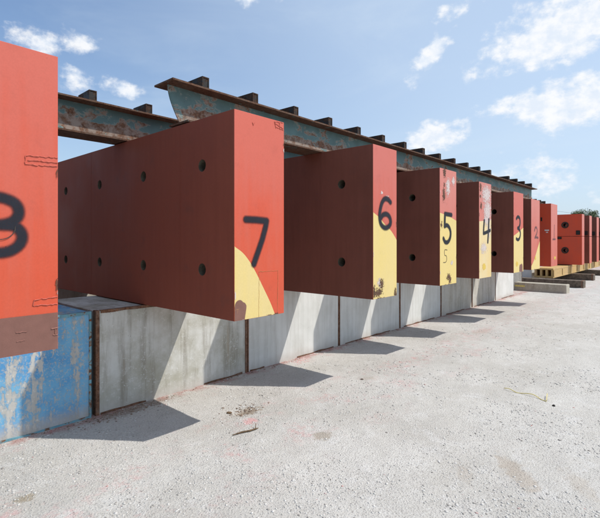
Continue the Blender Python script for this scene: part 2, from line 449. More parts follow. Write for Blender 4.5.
vz2 = nt.voronoi(co_, 28); v2c = nt.sep(nt.voronoi(co_, 28, out='Color'))
col = nt.mix(nt.math('MULTIPLY', nt.ramp(vz2, .16, .26, .8, 0), nt.ramp(v2c[0], .72, .78)), col, nt.mix(v2c[1], (.16, .14, .13), (.62, .6, .58)))
# pink overspray along the foot of the wall and in patches on the yard
pn = nt.math('MULTIPLY', nt.ramp(nt.noise(co_, 2.6, 5, .7), .50, .66), nt.ramp(nt.noise(co_, 24, 6, .8), .42, .62))
band = nt.math('ADD', nt.math('MULTIPLY', nt.ramp(y, 3.72, 4.08), nt.ramp(y, 4.35, 4.12)), nt.math('MULTIPLY', nt.math('MULTIPLY', nt.ramp(y, 1.9, 2.5), nt.ramp(y, 3.5, 3.1)), .35))
col = nt.mix(nt.math('MULTIPLY', nt.math('MULTIPLY', pn, band), .9), col, (.56, .15, .16))
foot = nt.math('MULTIPLY', nt.ramp(y, 3.95, 4.08), nt.ramp(nt.noise(co_, 5, 5, .7), .42, .58))
strip = nt.math('MULTIPLY', nt.math('MULTIPLY', nt.ramp(y, 2.55, 2.85), nt.ramp(y, 3.25, 2.95)), nt.math('MULTIPLY', nt.ramp(x, 3.5, 5), nt.ramp(nt.noise(co_, 9, 8, .8), .5, .66)))
col = nt.mix(nt.math('MULTIPLY', foot, .65), col, (.36, .15, .13))
col = nt.mix(nt.math('MULTIPLY', strip, .45), col, (.52, .20, .19))
def blob(cx, cy, rx, ry, c, amt, f, rot=0):
    global col
    v = nt.mapping(nt.mapping(nt.vmath('SUBTRACT', co_, (cx, cy, 0)), rot=(0, 0, rot)), (1 / rx, 1 / ry, 0))
    d = nt.math('ADD', nt.vmath('LENGTH', v), nt.math('MULTIPLY', nt.math('SUBTRACT', f, .5), 3.0))
    col = nt.mix(nt.ramp(d, .45, 1.15, amt, 0), col, c)
blob(2.84, 3.20, .15, .09, (.28, .22, .16), .8, n2); blob(2.86, 2.33, .10, .09, (.30, .25, .19), .65, n2)
blob(.93, 3.13, .055, .05, (.30, .25, .18), .8, n2); blob(3.28, .95, .30, .09, (.33, .265, .20), .48, n2, -.75); blob(3.42, .62, .20, .08, (.36, .30, .23), .3, n2, -.6); blob(3.05, 1.22, .16, .06, (.32, .26, .20), .3, n2, -.6)
blob(2.66, 3.0, .10, .08, (.62, .25, .25), .5, n2); blob(4.4, 2.9, .10, .10, (.36, .3, .24), .35, n2)
blob(8.0, 2.9, .35, .12, (.40, .27, .22), .4, n2); blob(.75, 3.02, .10, .06, (.60, .30, .30), .4, n2)
blob(2.15, 4.03, .45, .11, (.20, .15, .11), .55, n2)
nt.put(b.inputs['Base Color'], col); b.inputs['Roughness'].default_value = .95; b.inputs['Specular IOR Level'].default_value = .15
hh = nt.math('ADD', nt.math('MULTIPLY', n3, .55), nt.math('MULTIPLY', nt.ramp(vz, 0, .6, 1, 0), .5))
hh = nt.math('ADD', hh, nt.math('MULTIPLY', n2, 1.2))
nt.put(b.inputs['Normal'], nt.bump(hh, .72, .010))
me.materials.append(M['ground'])
g = link(bpy.data.objects.new('ground', me)); tag(g, kind='structure', label='pale crushed limestone yard with pink paint stains')

# loose gravel (stuff)
def ico():
    bm = bmesh.new(); bmesh.ops.create_icosphere(bm, subdivisions=1, radius=1)
    v = np.array([q.co[:] for q in bm.verts]); f = np.array([[q.index for q in p.verts] for p in bm.faces]); bm.free(); return v, f
IV, IF = ico()
def gravel(name, n, sampler, smin, smax, cols, label, mat):
    pos = np.array([sampler() for _ in range(n)])
    s = smin * (smax / smin) ** (rng.random(n) ** 3.2)
    dist = np.hypot(pos[:, 0], pos[:, 1]); s *= np.clip(dist / 4.5, .8, 1.25)
    V = IV[None] * (1 + .35 * (rng.random((n, len(IV), 1)) - .5)) * s[:, None, None]
    V = V * np.stack([rng.uniform(.7, 1.35, n), rng.uniform(.7, 1.35, n), rng.uniform(.3, .55, n)], -1)[:, None]
    th = rng.uniform(0, 2 * PI, n); c, s_ = np.cos(th)[:, None], np.sin(th)[:, None]
    X = V[..., 0] * c - V[..., 1] * s_; Y = V[..., 0] * s_ + V[..., 1] * c
    zz = np.array([ground_h(a, b2) for a, b2 in pos])
    V = np.stack([X + pos[:, 0:1], Y + pos[:, 1:2], V[..., 2] + zz[:, None] + s[:, None] * .05], -1).reshape(-1, 3)
    F = (IF[None] + (np.arange(n) * len(IV))[:, None, None]).reshape(-1, 3)
    me = bpy.data.meshes.new(name)
    me.vertices.add(len(V)); me.vertices.foreach_set('co', V.ravel())
    me.loops.add(F.size); me.loops.foreach_set('vertex_index', F.ravel().astype(np.int32))
    me.polygons.add(len(F)); me.polygons.foreach_set('loop_start', np.arange(0, F.size, 3, dtype=np.int32))
    me.update(calc_edges=True)
    at = me.attributes.new('tone', 'FLOAT', 'POINT'); at.data.foreach_set('value', np.repeat(rng.random(n), len(IV)))
    me.materials.append(mat)
    o = link(bpy.data.objects.new(name, me)); tag(o, label, kind='stuff'); return o
m, nt, b = new_mat('gravel_stone')
t = nt.attr('tone'); cr = nt.n.new('ShaderNodeValToRGB'); nt.put(cr.inputs[0], t)
els = cr.color_ramp.elements; els[0].position = 0; els[0].color = (.22, .20, .185, 1); els[1].position = 1; els[1].color = (.66, .64, .62, 1)
for p, c in ((.08, (.36, .34, .31, 1)), (.22, (.47, .45, .42, 1)), (.7, (.57, .56, .53, 1)), (.972, (.63, .61, .58, 1)), (.98, (.45, .12, .10, 1)), (.988, (.66, .64, .62, 1))):
    e = els.new(p); e.color = c
nt.put(b.inputs['Base Color'], nt.mix(nt.ramp(nt.noise(nt.world_pos(), 150, 3), .3, .7, 0, .35), cr.outputs[0], (.4, .37, .33)))
b.inputs['Roughness'].default_value = .9; b.inputs['Specular IOR Level'].default_value = .2
M['gravel'] = m
FW = Vector((.743, .669)); RT = Vector((.669, -.743))
def in_view():
    while True:
        d = 2.3 * (14 / 2.3) ** (random.random() ** 1.25); s = random.uniform(-.74, .72)
        p = FW * d + RT * d * s
        cl = noise.noise((p.x * 1.3, p.y * 1.3, 9)) + .6 * noise.noise((p.x * 4, p.y * 4, 2))
        if p.y < 4.10 and p.x < 26 and random.random() < .42 + 1.7 * cl: return (p.x, p.y)
gravel('gravel', 26000, in_view, .0022, .0125, None, 'loose grey and white gravel scattered over the limestone yard', M['gravel'])
def by_wall():
    if random.random() < .5: return (random.gauss(2.0, .30), 4.09 - abs(random.gauss(0, .09)))
    return (random.uniform(.2, 13.8), 4.10 - abs(random.gauss(0, .035)))
M['debris'] = simple_mat('rust_and_dirt_crumbs', (.22, .16, .12), .95, .5, 50)
gravel('debris', 900, by_wall, .003, .013, None, 'dark rusty crumbs and dirt along the foot of the concrete wall', M['debris'])

def by_hole():
    a = random.random() * 2 * PI; q = random.gauss(.11, .05)
    return (2.80 + q * 1.3 * math.cos(a), 3.24 + q * .8 * math.sin(a))
gravel('debris', 260, by_hole, .003, .014, None, 'brown clods thrown up round the small hole in the gravel', M['debris'])

# ------------------------------------------------------------------ wall blocks
def blockfaced(name, bm, mat, parent, rough=.004):
    """slightly uneven cast faces"""
    bmesh.ops.subdivide_edges(bm, edges=bm.edges[:], cuts=5, use_grid_fill=True)
    for v in bm.verts:
        n = noise.noise_vector(v.co * 2.3 + Vector((parent.location.x, 0, 0)))
        v.co += n * rough
    return mesh_obj(name, bm, mat, parent)
def wall_block(x0, x1, y0, depth, h, mat, label, angles=('L', 'R'), amat=None, group='concrete wall blocks', top=False, rz=0, bottom=False, full=True, aw=.018):
    L = x1 - x0
    t = thing('concrete_block', label, 'concrete block', (x0, y0, 0), rz, group)
    bm = bmesh.new(); box(bm, .014, L - .014, 0, depth, -.03, h, .006)
    blockfaced('casting', bm, mat, t) if full else mesh_obj('casting', bm, mat, t)
    am = amat or M['rust']
    for a in angles:
        bm = bmesh.new()
        if a == 'L': box(bm, .004, .004 + aw, -.010, .05, -.01, h + .006, .002)
        else: box(bm, L - .004 - aw * .8, L - .004, -.010, .05, -.01, h + .006, .002)
        mesh_obj('corner_angle', bm, am, t)
    if top:
        for (a, b2) in top:
            bm = bmesh.new(); n = 24
            for i in range(n):
                u0 = a + (b2 - a) * i / n; u1 = a + (b2 - a) * (i + 1) / n
                box(bm, u0, u1 - .0006, -.008 + random.uniform(-.001, .001), .03, h - .022 + .008 * noise.noise((x0 + u0 * 6, 1, 1)), h + .004)
            mesh_obj('top_angle', bm, am, t)
    if bottom:
        for (a, b2) in bottom:
            bm = bmesh.new(); n = 40
            for i in range(n):
                u0 = a + (b2 - a) * i / n; u1 = a + (b2 - a) * (i + 1) / n
                box(bm, u0, u1 - .0006, -.009 + random.uniform(-.002, .001), .02, -.03, .012 + .012 * noise.noise((x0 + u0 * 5, 3, 1)))
            mesh_obj('bottom_angle', bm, am, t)
    return t
HB = .950
J = [-1.86, -.04, 1.79, 3.62, 5.46, 7.29, 9.0, 10.7, 12.32, 13.87]
lab = ['blue painted concrete block left of the flaking blue one, at the left picture edge',
       'concrete block with flaking bright blue paint below the red slab numbered 8',
       'grey streaked concrete block with rusty frame, right of the blue block',
       'pale concrete block with small dark pits, standing right of the grey streaked block',
       'pale grey concrete block from under the slab with the 6 to the next joint',
       'clean pale concrete block whose sunlit streak falls between the slabs with the 5 and 4',
       'warm beige concrete block below the slab numbered 4, rusty joint on each side',
       'beige grey concrete block next to the last one of the straight front wall',
       'last pale block of the straight front wall, its foot chipped and rusty']
mats = ['conc_blue', 'conc_blue', 'conc_stain', 'conc', 'conc', 'conc', 'conc_warm', 'conc_warm', 'conc']
for i in range(1, 9):
    x0, x1 = J[i], J[i + 1]
    kw = dict(angles=('L', 'R'), aw=.016)
    if i == 1: kw = dict(angles=('R',), amat=M['blue_angle'], aw=.026, top=[(.3, x1 - x0 - .05)], bottom=[(.9, x1 - x0 - .05)])
    if i == 2: kw = dict(angles=('L', 'R'), aw=.034, top=[(.05, .62)], bottom=[(.05, .50), (1.2, 1.75)])
    if i == 3: kw = dict(angles=('L', 'R'), bottom=[(.05, .28), (.9, 1.7)])
    if i == 8: kw = dict(angles=('L',), bottom=[(.5, x1 - x0 - .02)])
    if i in (4, 5, 6, 7): kw['bottom'] = [(.1 + .2 * random.random(), 1.1 + .4 * random.random())]
    if i == 1: x1 -= .032
    wall_block(x0, x1, 4.12 + random.uniform(-.006, .006), 1.16, HB + (random.uniform(-.006, .004) if i > 2 else 0), M[mats[i]], lab[i], **kw)
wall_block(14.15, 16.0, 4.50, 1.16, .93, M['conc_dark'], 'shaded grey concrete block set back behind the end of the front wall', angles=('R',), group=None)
# rear row that carries the far ends of the slabs
for i in range(9):
    x0 = -.04 + 1.83 * i
    wall_block(x0, x0 + 1.82, 6.62, 1.16, .95, M['conc_warm'], 'weathered concrete block of the rear row under the far ends of the slabs',
               angles=(), group='rear row of concrete blocks', full=False)
pb = thing('concrete_block', 'small white block standing behind the set-back grey block, under slab 1', 'concrete block', (18.0, 4.72, 0), 0)
bm = bmesh.new(); box(bm, 0, 1.1, 0, .8, -.03, .66, .02); mesh_obj('casting', bm, M['conc'], pb)
bm = bmesh.new(); tube(bm, [(.3, .4, .65), (.3, .4, .71), (.5, .4, .73), (.7, .4, .71), (.7, .4, .65)], .012, 6); mesh_obj('lifting_eye', bm, M['rust'], pb)

# ------------------------------------------------------------------ slabs
def bored_box(name, t, L, h, holes, rad, mats, bev=.0045):
    """box t x L x h with holes bored right through across its thickness (real geometry)"""
    bm = bmesh.new(); box(bm, 0, t, 0, L, 0, h, bev, 2, 0)
    a = mesh_obj('tmp', bm, mats)
    bm = bmesh.new()
    for (yy, zz, k) in holes:
        r = bmesh.ops.create_cone(bm, cap_ends=True, segments=24, radius1=rad * k, radius2=rad * k, depth=t * 1.4,
                                  matrix=Matrix.Translation((t / 2, yy, zz)) @ Matrix.Rotation(PI / 2, 4, 'Y'))
        for f in {f for v in r['verts'] for f in v.link_faces}: f.material_index = 1
    c = mesh_obj('tmp', bm, mats)
    md = a.modifiers.new('b', 'BOOLEAN'); md.object = c; md.solver = 'EXACT'; md.operation = 'DIFFERENCE'
    bpy.context.view_layer.update()
    me = bpy.data.meshes.new_from_object(a.evaluated_get(bpy.context.evaluated_depsgraph_get()))
    me.name = name
    bpy.data.objects.remove(a); bpy.data.objects.remove(c)
    return me
def weld(parent, paths, mat, r=.0035):
    for p in paths:
        pts = []
        for a, b2 in zip(p, p[1:]):
            n = max(2, int(math.hypot(b2[0] - a[0], b2[1] - a[1]) / .009))
            for k in range(n):
                u = a[0] + (b2[0] - a[0]) * k / n; v = a[1] + (b2[1] - a[1]) * k / n
                pts.append((u + random.gauss(0, .0012), -.0045, v + random.gauss(0, .0016)))
        pts.append((p[-1][0], -.0045, p[-1][1]))
        bm = bmesh.new(); tube(bm, pts, r, 5, .45); mesh_obj('weld_bead', bm, mat, parent)

def slab(num, x0, y0, z0, t, h, L=5.0, face='red', side='side', rz=0, first=.42, yellow=None, ymat='yellow', label='', holes=True):
    r = thing('steel_slab', label, 'steel slab', (x0, y0, z0), rz, 'numbered steel slabs in a row')
    hs = [(first + .98 * k, zz, 1) for k in range(5) for zz in (.39 * h / 1.67, 1.27 * h / 1.67)] if holes else [(.42 + .98 * k, zz, .9) for k in range(1, 5) for zz in (.39, 1.27)]
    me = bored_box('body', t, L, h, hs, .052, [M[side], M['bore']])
    link(bpy.data.objects.new('body', me), r)
    # the painted end plate, 2 mm proud
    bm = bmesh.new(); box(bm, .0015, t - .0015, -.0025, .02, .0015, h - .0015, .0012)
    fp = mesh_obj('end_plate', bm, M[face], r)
    if yellow:
        pts = smooth_line(yellow, 6)
        bm = bmesh.new(); prev = None
        for (u, v) in pts:
            u = min(max(u, .003), t - .003); v = min(max(v, .0035), h - .004)
            q = (bm.verts.new((u, -.0035, .003)), bm.verts.new((u, -.0035, v)))
            if prev: bm.faces.new((prev[0], q[0], q[1], prev[1]))
            prev = q
        mesh_obj('yellow_arc', bm, M[ymat], r)
    # bearing pads on the two walls
    for yy in (4.12 + .5 - y0, 6.62 + .5 - y0):
        if z0 > .955:
            bm = bmesh.new(); box(bm, .08, t - .08, yy - .2, yy + .2, .952 - z0, -.001); mesh_obj('bearing_pad', bm, M['rust'], r)
    return r
OFF = .006
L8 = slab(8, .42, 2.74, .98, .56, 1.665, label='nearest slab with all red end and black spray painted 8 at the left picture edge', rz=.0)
s8 = smooth_line([(.215, .672), (.15, .702), (.118, .76), (.15, .815), (.215, .842), (.285, .842), (.345, .815), (.362, .765), (.335, .72), (.27, .700), (.20, .692), (.13, .668), (.098, .622), (.13, .575), (.20, .556), (.30, .556), (.36, .59), (.378, .645), (.345, .692), (.27, .700)], 6)
decal('painted_number', L8, M['spray'], .56, 1.66, [s8], .024, .020, off=OFF)
decal('marker_line', L8, M['spray_thin'], .56, 1.66, [smooth_line([(.22, .628), (.27, .622), (.31, .632), (.338, .660), (.345, .69)], 6)], .0022, .003, off=OFF + .002, cell=.003)
decal('brown_band', L8, M['brown_dab'], .56, 1.66, [[(0, .10), (.56, .10)]], .107, .004, off=.0045, label='dull brown band along the foot of the red end')
weld(L8, [[(.392, 1.078), (.556, 1.087)], [(.392, 1.033), (.470, 1.034), (.556, 1.038)], [(.405, 1.056), (.556, 1.06)], [(.392, 1.078), (.392, 1.033)],
          [(.436, .291), (.556, .296)], [(.429, .261), (.556, .255)], [(.436, .291), (.429, .261)]], M['weld'], .0028)
weld(L8, [[(.348, .125), (.398, .122)], [(.351, .075), (.392, .077)],
          [(.522, .12), (.556, .12)], [(.53, .082), (.556, .082)], [(.545, .12), (.545, .082)]], M['weld_brown'], .0040)
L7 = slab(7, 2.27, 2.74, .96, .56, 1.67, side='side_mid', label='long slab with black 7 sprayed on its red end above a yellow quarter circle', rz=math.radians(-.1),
          yellow=[(0, .59), (.09, .535), (.17, .453), (.24, .355), (.30, .26), (.39, .114), (.448, .003)])
decal('painted_number', L7, M['spray'], .56, 1.66, [[(.120, .806), (.235, .806), (.348, .800), (.335, .745), (.30, .648), (.25, .54), (.205, .445)]], .024, .020, off=OFF)
decal('brown_dab', L7, M['brown_dab'], .56, 1.66, [[(.03, .0), (.05, .12)], [(.06, 0), (.08, .10)]], .042, .006, off=OFF - .001, label='brown daub at the lower left corner')
weld(L7, [[(.264, .378), (.484, .376), (.477, .001)], [(.264, .378), (.259, .003)], [(.002, .09), (.055, .095)], [(.035, .09), (.03, .055)]], M['weld_yellow'], .0009)
weld(L7, [[(.44, 1.655), (.55, 1.664)], [(.45, 1.640), (.55, 1.612)], [(.455, 1.612), (.55, 1.60)], [(.44, 1.655), (.46, 1.60)], [(.5, 1.66), (.51, 1.60)]], M['weld'], .0022)
weld(L7, [[(.19, 1.60), (.20, 1.575)], [(.215, 1.60), (.2, 1.58)]], M['weld'], .002)
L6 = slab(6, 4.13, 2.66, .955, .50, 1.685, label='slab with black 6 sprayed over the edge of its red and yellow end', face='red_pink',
          yellow=[(0, .945), (.12, .895), (.235, .825), (.38, .745), (.50, .645)])
s6 = smooth_line([(.36, 1.075), (.30, 1.105), (.225, 1.10), (.165, 1.035), (.130, .92), (.15, .83), (.22, .785), (.30, .79), (.36, .835), (.345, .90), (.28, .935), (.20, .925), (.15, .885)], 6)
decal('painted_number', L6, M['spray'], .5, 1.67, [s6], .024, .020, off=OFF)
decal('rust_patch', L6, M['wear_rust'], .5, 1.67, blobs=[(.10, .07, .10, .05), (.17, .16, .05, .06), (.02, .08, .03, .08), (.47, .03, .035, .06)], off=OFF)
decal('peeled_patch', L6, M['wear_white'], .5, 1.67, blobs=[(.17, 1.17, .03, .02), (.30, 1.14, .03, .015), (.12, .17, .04, .05)], off=OFF - .001)
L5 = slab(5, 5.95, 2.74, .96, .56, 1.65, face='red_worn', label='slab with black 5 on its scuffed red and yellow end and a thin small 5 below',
          yellow=[(0, 1.02), (.28, .985), (.56, .925)])
s5 = [[(.385, 1.005), (.27, 1.008), (.165, 1.012), (.158, .93), (.153, .835)], smooth_line([(.153, .835), (.22, .852), (.30, .825), (.352, .755), (.335, .67), (.26, .612), (.17, .612), (.115, .660)], 6)]
decal('painted_number', L5, M['spray'], .56, 1.65, s5, .027, .017, off=OFF)
decal('marker_line', L5, M['spray_thin'], .56, 1.65, [smooth_line([(.24, .497), (.153, .498), (.153, .428), (.205, .415), (.225, .37), (.19, .325), (.11, .323)], 5)], .004, .004, off=OFF, cell=.004, label='small thin 5')
decal('rust_patch', L5, M['wear_rust'], .56, 1.65, blobs=[(.15, 1.60, .05, .08), (.13, 1.28, .05, .10), (.14, 1.42, .02, .05), (.28, .11, .07, .05), (.33, .06, .05, .05), (.05, .85, .03, .05)], off=OFF)
decal('peeled_patch', L5, M['wear_white'], .56, 1.65, blobs=[(.27, 1.4, .08, .14), (.40, .31, .05, .04), (.45, 1.5, .06, .07)], off=OFF - .001)
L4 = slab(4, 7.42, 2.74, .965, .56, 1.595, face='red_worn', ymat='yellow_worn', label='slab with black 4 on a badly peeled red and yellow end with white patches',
          yellow=[(0, .94), (.28, .96), (.56, .98)])
decal('painted_number', L4, M['spray'], .56, 1.59, [[(.225, .96), (.20, .84), (.19, .745), (.30, .76), (.50, .80)], [(.44, .985), (.42, .80), (.39, .60)]], .026, .012, off=OFF)
decal('peeled_patch', L4, M['wear_white'], .56, 1.59, blobs=[(.34, 1.40, .24, .18), (.38, 1.12, .20, .24), (.33, .98, .15, .12), (.44, .8, .10, .14), (.2, .5, .15, .1)], off=OFF - .001)
decal('rust_patch', L4, M['wear_rust'], .56, 1.59, blobs=[(.06, 1.50, .04, .08), (.08, 1.2, .04, .06), (.05, 1.35, .03, .03)], off=OFF)
decal('yellow_dab', L4, M['yellow_dab'], .56, 1.59, blobs=[(.22, .19, .07, .05)], off=OFF)
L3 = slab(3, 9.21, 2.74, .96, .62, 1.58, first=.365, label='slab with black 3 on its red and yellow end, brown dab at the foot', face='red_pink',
          yellow=[(0, .72), (.31, .80), (.62, .89)])
s3 = smooth_line([(.17, 1.06), (.26, 1.10), (.38, 1.07), (.40, .97), (.34, .90), (.25, .875)], 5) + smooth_line([(.25, .875), (.36, .845), (.42, .77), (.37, .68), (.27, .645), (.16, .665)], 5)
decal('painted_number', L3, M['spray'], .62, 1.58, [s3], .028, .012, off=OFF)
decal('brown_dab', L3, M['brown_dab'], .62, 1.58, [[(.42, .0), (.42, .09)], [(.5, 0), (.5, .1)]], .06, .01, off=OFF, label='brown daub at the foot')
decal('yellow_dab', L3, M['yellow_dab'], .62, 1.58, blobs=[(.2, .17, .06, .045)], off=OFF)
L2 = slab(2, 10.40, 2.74, .96, .66, 1.52, label='slab with faint black 2 on its faded red end, yellow in the lower right', face='red_worn',
          yellow=[(0, .08), (.20, .20), (.42, .40), (.66, .62)])
decal('painted_number', L2, M['spray_faint'], .66, 1.51, [smooth_line([(.24, .84), (.30, .91), (.40, .91), (.45, .85), (.40, .77), (.27, .69)], 5), [(.27, .69), (.38, .70), (.52, .69)]], .026, .014, off=OFF)
decal('yellow_dab', L2, M['yellow_dab'], .66, 1.51, blobs=[(.3, .25, .05, .04)], off=OFF)
L1 = slab(1, 12.06, 2.74, .96, .62, 1.52, side='side_red', label='slab with faint black 1 and red painted side with white stickers', face='red_worn', holes=False)
decal('painted_number', L1, M['spray_faint'], .62, 1.51, [[(.32, 1.0), (.30, .85), (.29, .66)], [(.16, .655), (.42, .66)]], .022, .014, off=OFF)
decal('yellow_dab', L1, M['yellow_dab'], .62, 1.51, blobs=[(.36, .20, .09, .04)], off=OFF)
for (yy, zz, a, b2) in ((.088, .86, .095, .030), (.085, .815, .045, .022)):
    bm = bmesh.new(); box(bm, -.004, .0, yy - a / 2, yy + a / 2, zz, zz + b2); mesh_obj('sticker', bm, M['tag'], L1)
bm = bmesh.new(); box(bm, -.006, 0, .19, .225, 1.10, 1.19, .002); mesh_obj('mark_plate', bm, M['black_rubber'], L1)

# faint vertical plate seams on the painted sides
for sl, yy, h in ((L7, .75, 1.67), (L7, 2.6, 1.67), (L6, .72, 1.68), (L6, 2.5, 1.68)):
    bm = bmesh.new(); box(bm, -.0012, .001, yy, yy + .006, .004, h - .004)
    mesh_obj('plate_seam', bm, M['side_mid' if sl is L7 else 'side'], sl)
for sl, t, h, nn in ((L8, .56, 1.66, 5), (L7, .56, 1.67, 7), (L6, .5, 1.68, 9), (L5, .56, 1.65, 9), (L4, .56, 1.59, 9), (L3, .62, 1.58, 7), (L2, .66, 1.52, 6)):
    bl = []
    for q in range(nn):
        side_ = random.random()
        if side_ < .45: bl.append((.006, random.uniform(.05, h - .05), random.uniform(.004, .010), random.uniform(.01, .05)))
        elif side_ < .75: bl.append((t - .006, random.uniform(.05, h - .05), random.uniform(.004, .010), random.uniform(.01, .05)))
        else: bl.append((random.uniform(.05, t - .05), .006, random.uniform(.02, .05), random.uniform(.004, .010)))
    for q, b_ in enumerate(bl):
        decal('edge_chip', sl, M['wear_rust' if q % 3 else 'wear_white'], t, h, blobs=[b_], off=.0065, cell=.004)

# ------------------------------------------------------------------ girders
ZG = 2.640; HG = .345; WF = .30; TF = .016
def girder(y0, x0, x1, label, cope, stubs):
    g = thing('steel_girder', label, 'steel girder', (x0, y0, ZG), 0, 'teal girders lying on the slabs')
    L = x1 - x0
    yc = WF / 2
    # web with a curved cope at the left end
    prof = []
    if cope:
        for k in range(13):
            a = k / 12
            prof.append((.125 + .10 * (1 - math.cos(a * PI / 2)) + .02 * a, HG - TF - (HG - 2 * TF) * a))
    else: prof = [(0, HG - TF), (0, TF)]
    prof += [(L - .01, TF), (L - .01, HG - TF)]
    bm = bmesh.new()
    f = bm.faces.new([bm.verts.new((u, yc - .006, v)) for u, v in prof])
    r = bmesh.ops.extrude_face_region(bm, geom=[f])
    for v in [e for e in r['geom'] if isinstance(e, bmesh.types.BMVert)]: v.co.y += .012
    bmesh.ops.recalc_face_normals(bm, faces=bm.faces[:])
    mesh_obj('web', bm, M['teal'], g)
    def flange(name, a, b2, z):
        bm = bmesh.new(); n = 60
        # rolled plate, edges slightly wavy; torn tip when coped
        prev = None
        for i in range(n + 1):
            u = a + (b2 - a) * i / n
            w1 = .0015 * noise.noise((u * 3, z * 9, y0)); w2 = .0015 * noise.noise((u * 3, 5, y0))
            zz = .0015 * noise.noise((u * 1.7, 9, z))
            q = [bm.verts.new(c) for c in ((u, w1, z + zz), (u, WF + w2, z + zz), (u, WF + w2, z + TF + zz), (u, w1, z + TF + zz))]
            if prev:
                for k in range(4): bm.faces.new((prev[k], q[k], q[(k + 1) % 4], prev[(k + 1) % 4]))
            else: bm.faces.new(q[::-1])
            prev = q
        bm.faces.new(prev)
        bmesh.ops.recalc_face_normals(bm, faces=bm.faces[:])
        mesh_obj(name, bm, M['flange'], g)
    if cope:
        flange('top_flange', .085, L, HG - TF); flange('bottom_flange', .235, L, 0)
    else:
        flange('top_flange', 0, L, HG - TF); flange('bottom_flange', 0, L, 0)
    # channel stubs welded across the top flange
    me = None
    for sx in stubs:
        if me is None:
            bm = bmesh.new(); cw, ch, tt = .075, .100, .010
            box(bm, 0, tt, .012, WF - .012, 0, ch); box(bm, tt, cw - tt, .012, WF - .012, ch - tt, ch); box(bm, cw - tt, cw, .012, WF - .012, 0, ch); box(bm, tt, cw - tt, .012, WF - .012, 0, tt)
            # closing diaphragm a little inside the near end
            box(bm, tt, cw - tt, .017, .027, tt, ch - tt)
            o = mesh_obj('channel_stub', bm, M['stub'], g); me = o.data
        else: o = link(bpy.data.objects.new('channel_stub', me), g)
        o.location = (sx - x0, random.uniform(-.006, .006), HG + .001); o.rotation_euler = (0, 0, random.gauss(0, .012))
    return g
st2 = [2.43 + .61 * k for k in range(18) if k != 13]
girder(3.36, 2.03, 13.35, 'peeling teal girder lying across the slabs near their front, curved cut end at left', True, st2)
girder(4.50, -1.2, 18.7, 'teal girder with brown rust strip lying farther back, seen past the slab numbered 8', False, [1.90 - .61 * 4 + .61 * k for k in range(33)])

# ------------------------------------------------------------------ stacks of red slabs on the yellow beam
def stack(x0, y0, t, n):
    z = .62
    nm = ['nearest', 'second', 'third', 'fourth'][n]
    for k, h in enumerate((1.135, .885)):
        if n == 0:
            lb = ['lower slab of the nearest red stack on the yellow beam, round dark port in its side', 'upper slab of the nearest red stack on the yellow beam, dark port and grimy corner'][k]
        else:
            lb = '%s brown sided slab of the %s stack counted from the slab numbered 1' % (('lower', 'upper')[k], nm)
        r = thing('steel_slab', lb, 'steel slab', (x0, y0, z), 0, 'stacked slabs on the yellow beam')
        L = 3.6
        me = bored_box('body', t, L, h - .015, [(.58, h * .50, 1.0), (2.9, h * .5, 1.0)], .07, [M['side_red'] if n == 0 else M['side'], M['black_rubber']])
        link(bpy.data.objects.new('body', me), r)
        bm = bmesh.new(); box(bm, .002, t - .002, -.003, .02, .002, h - .017, .001); mesh_obj('end_plate', bm, M['red_worn'], r)
        for yy in (.58, 2.9):                 # bolted port ring
            bm = bmesh.new()
            n1 = 20
            vi = [[bm.verts.new((-.018 * e, yy + rr * math.cos(2 * PI * q / n1), h * .5 + rr * math.sin(2 * PI * q / n1))) for q in range(n1)] for rr, e in ((.074, 1), (.13, 1), (.13, 0))]
            for q in range(n1):
                for A, B in ((0, 1), (1, 2)):
                    bm.faces.new((vi[A][q], vi[A][(q + 1) % n1], vi[B][(q + 1) % n1], vi[B][q]))
            mesh_obj('port_ring', bm, M['stub'], r)
        if k == 1:
            bm = bmesh.new(); box(bm, -.02, 0, .06, .20, .05, .22, .018, 3); mesh_obj('lug', bm, M['black_rubber'], r)
        else:
            bm = bmesh.new(); box(bm, -.02, 0, .70, .98, h - .12, h - .03, .018, 2); mesh_obj('lug', bm, M['black_rubber'], r)
        if k == 0:
            bm = bmesh.new(); box(bm, .03, t - .03, .42, 1.0, -.029, -.001); mesh_obj('spacer', bm, M['stub'], r)
        for yy in (.10, 3.3):
            bm = bmesh.new(); box(bm, .05, t - .05, yy, yy + .2, h - .0145, h - .001); mesh_obj('spacer', bm, M['stub'], r)
        z += h
for n, (a, t) in enumerate(((20.5, .46), (22.05, .52), (23.75, .55), (25.4, .55))): stack(a, 3.57, t, n)

# yellow box beam with stiffened sides
by = thing('box_beam', 'long yellow steel box beam carrying the red stacks, open square cells at its end', 'steel beam', (17.85, 3.98, .245))
BL, BW, BH = 9.5, .62, .345
bm = bmesh.new()
box(bm, 0, BL, 0, BW, BH - .06, BH - .001, .004); mesh_obj('top_plate', bm, M['beam_yellow'], by)
bm = bmesh.new(); box(bm, 0, BL, 0, BW, 0, .06, .004); mesh_obj('bottom_plate', bm, M['beam_yellow'], by)
for yy in (.04, .22, .40, .58):
    bm = bmesh.new(); box(bm, .004, BL - .004, yy - .034, yy + .034, .061, BH - .061); mesh_obj('web', bm, M['beam_yellow'], by)
sm = None
for k in range(8):
    if sm is None:
        bm = bmesh.new(); box(bm, 0, .12, -.02, .005, .061, BH - .061, .003); o = mesh_obj('stiffener', bm, M['beam_yellow'], by); sm = o.data
    else: o = link(bpy.data.objects.new('stiffener', sm), by)
    o.location = (.02 + k * 1.33, 0, 0)
